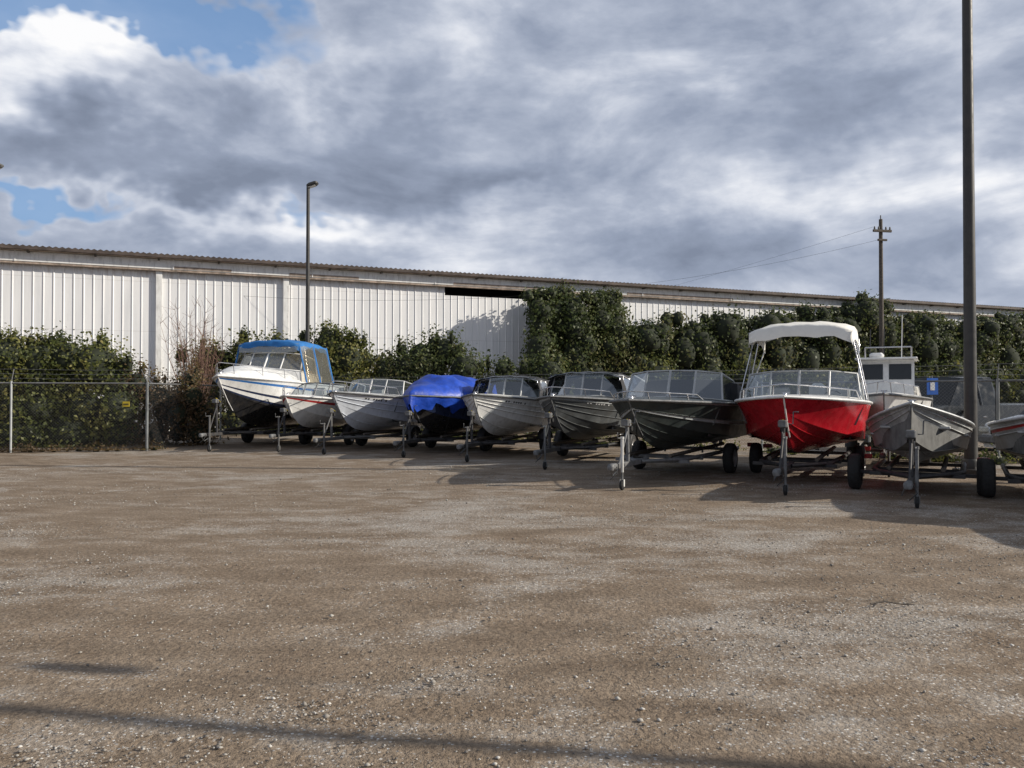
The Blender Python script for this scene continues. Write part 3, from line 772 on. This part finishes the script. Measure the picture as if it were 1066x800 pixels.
for k in range(60):
    a=rnd.uniform(0,6.28); l=rnd.uniform(2.8,4.9); sp=rnd.uniform(.05,.36)
    p=Vector((0,0,.2)); P=[p.copy()]
    dx,dy=math.cos(a)*sp,math.sin(a)*sp
    for i in range(6):
        p=p+Vector((dx*l/6+rnd.uniform(-.07,.07),dy*l/6+rnd.uniform(-.07,.07),l/6)); P.append(p.copy())
    mb.tube(P,.018,M['twig'],4,.005)
    for q in P[2:]:
        for _ in range(3):
            mb.tube([q,q+Vector((rnd.uniform(-.4,.4),rnd.uniform(-.4,.4),rnd.uniform(.1,.5)))],.007,M['twig'],3,.003)
mb.obj('branches',e)
bl=[(x,interp(x,[(-26,19.8),(-17.5,21.3),(-10.4,22.9)])+rnd.uniform(-.15,.3),.03,rnd.uniform(.12,.35),.15,rnd.uniform(.06,.22)) for x in np.arange(-20,-10.4,.28)]
foliage('weeds',bl,5000,.06,M['leaf_d'],8,.3)
bl=[]
for k in range(60):
    t=rnd.random(); bl.append((-3.8+15.2*t,31.4-13.1*t+rnd.uniform(-.3,.2),.05,rnd.uniform(.2,.5),.2,rnd.uniform(.15,.45)))
foliage('weeds',bl,6000,.08,M['leaf_a'],9,.3)
e=empty('fallen_twig',(2.9,6.0,0)); mb=MB(); mb.tube([(-.18,0,.02),(-.06,.03,.03),(.06,-.01,.02),(.2,.05,.025)],.007,M['wood'],5,.004); mb.tube([(-.06,.03,.03),(.02,.1,.04)],.005,M['wood'],4,.003); mb.tube([(.06,-.01,.02),(.12,-.07,.03)],.005,M['wood'],4,.003); mb.obj('twig',e)

# ---------------------------------------------------------------- ground
def ground_material():
    m,nt,out=new_mat('gravel_and_dirt'); tc=nt.nodes.new('ShaderNodeTexCoord').outputs['Object']
    b=nt.nodes.new('ShaderNodeBsdfPrincipled'); b.inputs['Roughness'].default_value=.92; b.inputs['Specular IOR Level'].default_value=.2
    mp=nt.nodes.new('ShaderNodeMapping'); nt.links.new(tc,mp.inputs[0]); mp.inputs['Scale'].default_value=(.6,1,1); mp.inputs['Rotation'].default_value=(0,0,math.radians(24))
    big=nz(nt,mp.outputs[0],.36,4,.6,.7)
    med=nz(nt,mp.outputs[0],2.1,5,.7)
    fine=nz(nt,tc,32,4,.78)
    sp=nt.nodes.new('ShaderNodeSeparateXYZ'); nt.links.new(tc,sp.inputs[0])
    dx=mathn(nt,'SUBTRACT',sp.outputs[0],-4.0); dy=mathn(nt,'SUBTRACT',sp.outputs[1],26.0)
    rr=mathn(nt,'SQRT',mathn(nt,'ADD',mathn(nt,'MULTIPLY',dx,dx),mathn(nt,'MULTIPLY',dy,dy)))
    cb=nt.nodes.new('ShaderNodeCombineXYZ'); nt.links.new(mathn(nt,'ADD',rr,mathn(nt,'MULTIPLY',big,1.5)),cb.inputs[0])
    trk=mapr(nt,nz(nt,cb.outputs[0],2.6,2,.6),.36,.64,.86,1.1)
    dirt=ramp(nt,med,[(.3,(.155,.118,.086)),(.5,(.205,.163,.123)),(.72,(.265,.218,.172))])
    dirt=mixc(nt,.7,dirt,ramp(nt,fine,[(.34,(.22,.2,.18)),(.66,(1.0,.99,.97))]),'MULTIPLY')
    dirt=mixc(nt,1.0,dirt,(1.55,1.53,1.5),'MULTIPLY')
    tcol=nt.nodes.new('ShaderNodeCombineColor')
    for i in range(3): nt.links.new(trk,tcol.inputs[i])
    dirt=mixc(nt,.8,dirt,tcol.outputs[0],'MULTIPLY')
    vo=nt.nodes.new('ShaderNodeTexVoronoi'); nt.links.new(tc,vo.inputs['Vector']); vo.inputs['Scale'].default_value=62
    sep=nt.nodes.new('ShaderNodeSeparateColor'); nt.links.new(vo.outputs['Color'],sep.inputs[0])
    dens=mathn(nt,'ADD',mapr(nt,big,.45,.62,-.12,.32),mathn(nt,'ADD',mapr(nt,med,.4,.66,-.15,.25),mapr(nt,trk,.86,1.1,-.05,.07)))
    st=mathn(nt,'MULTIPLY',mathn(nt,'LESS_THAN',sep.outputs[0],mathn(nt,'ADD',dens,.1)),mapr(nt,vo.outputs['Distance'],.35,.55,1,0),True)
    sc=ramp(nt,sep.outputs[1],[(0,(.24,.22,.2)),(.6,(.44,.42,.39)),(1,(.74,.72,.68))])
    pale=mapr(nt,mathn(nt,'ADD',big,mathn(nt,'MULTIPLY',med,.7)),.84,1.08,0,.5)
    c=mixc(nt,pale,dirt,mixc(nt,fine,(.14,.13,.115),(.68,.65,.6)))
    c=mixc(nt,st,c,sc)
    nt.links.new(c,b.inputs['Base Color'])
    bp=nt.nodes.new('ShaderNodeBump'); bp.inputs['Strength'].default_value=.85; bp.inputs['Distance'].default_value=.025
    nt.links.new(nz(nt,tc,18,3,.75),bp.inputs['Height']); nt.links.new(bp.outputs[0],b.inputs['Normal'])
    nt.links.new(b.outputs[0],out.inputs[0]); return m
M['ground']=ground_material()
def axis(lo,hi,step,far):
    a=list(np.arange(lo,hi+1e-6,step)); s_=step; x=hi
    while x<far: s_*=1.6; x+=s_; a.append(x)
    s_=step; x=lo
    while x>-far: s_*=1.6; x-=s_; a.insert(0,x)
    return np.array(a)
X=axis(-20,20,.2,1500); Y=axis(-4,30,.2,1500)
gx,gy=np.meshgrid(X,Y); gz=np.zeros_like(gx)
for j in range(gx.shape[0]):
    for i in range(gx.shape[1]):
        x,y=gx[j,i],gy[j,i]
        if abs(x)<22 and -6<y<32:
            fade=min(1,max(0,(13.5-y+abs(min(0,x))*.5)/4)) if y>8 else 1
            gz[j,i]=(.022*mnoise.noise(Vector((x*.5,y*.8,0)))+.011*mnoise.noise(Vector((x*1.9,y*2.4,3))))*(.2+.8*fade)-.004
nx_=gx.shape[1]; ny_=gx.shape[0]
co=np.stack([gx.ravel(),gy.ravel(),gz.ravel()],1)
ii=(np.arange(ny_-1)[:,None]*nx_+np.arange(nx_-1)[None,:]).ravel()
fc=np.stack([ii,ii+1,ii+nx_+1,ii+nx_],1)
me=bpy.data.meshes.new('ground'); me.from_pydata(co.tolist(),[],fc.tolist()); me.materials.append(M['ground'])
me.polygons.foreach_set('use_smooth',[True]*len(me.polygons)); me.update()
ob=bpy.data.objects.new('ground',me); scene.collection.objects.link(ob)
def pebbles(n):
    rng=np.random.default_rng(5); m_=n*4
    y=1.5+17*rng.random(m_)**1.5; x=(rng.random(m_)*2-1)*(2.5+y*.78)
    keep=np.array([.5+.9*mnoise.noise(Vector((a*.35,b*.8,7)))+.5*mnoise.noise(Vector((a*1.3,b*2,2))) for a,b in zip(x,y)])
    sel=np.where(rng.random(m_)<np.clip(keep,.03,1)**2.2)[0][:n]
    x=x[sel];y=y[sel]; n=len(x)
    s=np.exp(rng.normal(math.log(.0055),.42,n)); s=np.clip(s,.003,.022)
    base=np.array([(1,0,0),(0,1,0),(-1,0,0),(0,-1,0),(0,0,1),(0,0,-1)],float)
    th=rng.random(n)*6.28; sc=rng.uniform(.6,1.3,(n,3)); sc[:,2]*=.6
    v=base[None]*sc[:,None,:]*s[:,None,None]; v+=rng.normal(0,.12,(n,6,3))*s[:,None,None]
    c,sn=np.cos(th)[:,None],np.sin(th)[:,None]
    vx=v[...,0]*c-v[...,1]*sn+x[:,None]; vy=v[...,0]*sn+v[...,1]*c+y[:,None]; vz=v[...,2]+s[:,None]*.35
    V=np.stack([vx,vy,vz],-1).reshape(-1,3)
    fb=np.array([(0,1,4),(1,2,4),(2,3,4),(3,0,4),(1,0,5),(2,1,5),(3,2,5),(0,3,5)])
    Fc=(fb[None]+np.arange(n)[:,None,None]*6).reshape(-1)
    me=bpy.data.meshes.new('gravel'); me.vertices.add(len(V)); me.vertices.foreach_set('co',V.ravel())
    me.loops.add(len(Fc)); me.loops.foreach_set('vertex_index',Fc.astype(np.int32)); k=len(Fc)//3
    me.polygons.add(k); me.polygons.foreach_set('loop_start',np.arange(0,k*3,3,dtype=np.int32)); me.polygons.foreach_set('loop_total',np.full(k,3,dtype=np.int32))
    m,nt,out=new_mat('gravel_stones'); g=nt.nodes.new('ShaderNodeNewGeometry'); b=nt.nodes.new('ShaderNodeBsdfPrincipled'); b.inputs['Roughness'].default_value=.85
    nt.links.new(ramp(nt,g.outputs['Random Per Island'],[(0,(.15,.135,.12)),(.5,(.32,.295,.26)),(.85,(.47,.45,.41)),(1,(.6,.58,.54))]),b.inputs['Base Color']); nt.links.new(b.outputs[0],out.inputs[0])
    me.materials.append(m); me.update(calc_edges=True)
    ob=bpy.data.objects.new('gravel',me); scene.collection.objects.link(ob)
pebbles(45000)

# ---------------------------------------------------------------- sun & sky
ld=bpy.data.lights.new('sun','SUN'); ld.energy=5.0; ld.angle=math.radians(.53); ld.color=(1,.92,.80)
lo=bpy.data.objects.new('sun',ld); scene.collection.objects.link(lo); lo.rotation_euler=S.to_track_quat('Z','Y').to_euler(); lo.location=(30,-3,20)
wd=bpy.data.worlds.new('World'); scene.world=wd; wd.use_nodes=True; nt=wd.node_tree; nt.nodes.clear()
out=nt.nodes.new('ShaderNodeOutputWorld'); bg=nt.nodes.new('ShaderNodeBackground'); bg.inputs[1].default_value=.1
sky=nt.nodes.new('ShaderNodeTexSky'); sky.sky_type='NISHITA'; sky.sun_disc=False; sky.sun_elevation=el; sky.sun_rotation=saz
tc=nt.nodes.new('ShaderNodeTexCoord').outputs['Generated']
def vm(scale,off=(0,0,0)):
    mp=nt.nodes.new('ShaderNodeMapping'); nt.links.new(tc,mp.inputs[0]); mp.inputs['Scale'].default_value=scale; mp.inputs['Location'].default_value=off; mp.inputs['Rotation'].default_value=(0,math.radians(8),0)
    return mp.outputs[0]
sx=nt.nodes.new('ShaderNodeSeparateXYZ'); nt.links.new(tc,sx.inputs[0])
w1=mathn(nt,'MULTIPLY',mathn(nt,'SUBTRACT',nz(nt,vm((1,1,1.4),(3,1,2)),5,4,.62),.5),.34)
w2=mathn(nt,'MULTIPLY',mathn(nt,'SUBTRACT',nz(nt,vm((1,1,1.4),(9,4,7)),6,4,.62),.5),.24)
az=mathn(nt,'ADD',mathn(nt,'ARCTAN2',sx.outputs[0],sx.outputs[1]),w1)
ev=mathn(nt,'ADD',mathn(nt,'ARCSINE',sx.outputs[2]),w2)
def blob(pxx,py,rx,ry,amp):
    a0=math.atan((pxx-533)/F); e0=math.atan((HZ-py)/F*math.cos(a0))
    da=mathn(nt,'MULTIPLY',mathn(nt,'SUBTRACT',az,a0),F/rx); de=mathn(nt,'MULTIPLY',mathn(nt,'SUBTRACT',ev,e0),F/ry)
    q=mathn(nt,'ADD',mathn(nt,'MULTIPLY',da,da),mathn(nt,'MULTIPLY',de,de))
    return mathn(nt,'MULTIPLY',mathn(nt,'EXPONENT',mathn(nt,'MULTIPLY',q,-1.0)),amp)
n1=nz(nt,vm((1.3,1.3,3.4)),2.6,7,.55,.4)
n2=nz(nt,vm((1.2,1.2,2.4),(5,2,1)),7,6,.6,.2)
B=mathn(nt,'ADD',mathn(nt,'MULTIPLY',mathn(nt,'SUBTRACT',n1,.5),1.75),mathn(nt,'MULTIPLY',mathn(nt,'SUBTRACT',n2,.5),.85))
B=mathn(nt,'ADD',B,.43)
for q in [(55,55,70,48,.75),(100,155,190,36,-.32),(350,130,240,50,-.28),(330,35,220,35,.25),(650,110,120,50,.3),(150,215,130,20,.5),(370,245,100,22,.4),(610,265,170,30,-.18),(850,40,200,60,-.16),(860,180,150,32,.2),(1045,185,70,60,.3),(470,190,170,22,-.26),(800,120,120,30,-.12),(560,205,60,14,.25)]:
    B=mathn(nt,'ADD',B,blob(*q))
cl=ramp(nt,B,[(0,(2.2,2.6,3.5)),(.28,(3.1,3.6,4.7)),(.5,(4.4,4.9,6.0)),(.7,(6.3,6.7,7.6)),(.88,(8.5,8.7,9.2)),(1,(9.8,9.8,9.9))])
ovh=mapr(nt,sx.outputs[2],.5,.8,0,.7)
cl=mixc(nt,ovh,cl,(2.2,2.4,2.8))  # unseen overhead cloud darkened to lower the ambient light
bm=blob(130,0,145,30,1.3)
for q in [(10,205,75,13,.8),(330,214,60,10,.4),(5,60,30,60,.4)]: bm=mathn(nt,'ADD',bm,blob(*q))
bm=mathn(nt,'ADD',bm,mathn(nt,'MULTIPLY',mathn(nt,'SUBTRACT',n2,.5),.9))
bm=mathn(nt,'SUBTRACT',bm,mathn(nt,'MULTIPLY',blob(55,50,75,38,1),.6))
bmf=mapr(nt,bm,.3,.65,0,.9)
fin=mixc(nt,bmf,cl,mixc(nt,.55,sky.outputs[0],(2.2,4.2,7.8)))
nt.links.new(fin,bg.inputs[0]); nt.links.new(bg.outputs[0],out.inputs[0])

# ---------------------------------------------------------------- camera
cam=bpy.data.cameras.new('camera'); co_=bpy.data.objects.new('camera',cam); scene.collection.objects.link(co_)
cam.sensor_width=36; cam.lens=36*F/1066; cam.clip_end=4000; cam.clip_start=.05
co_.location=(0,0,CH); co_.rotation_euler=(math.radians(90)+math.atan((HZ-400)/F),0,0)
scene.camera=co_
scene.view_settings.view_transform='Standard'; scene.view_settings.look='None'; scene.view_settings.exposure=0
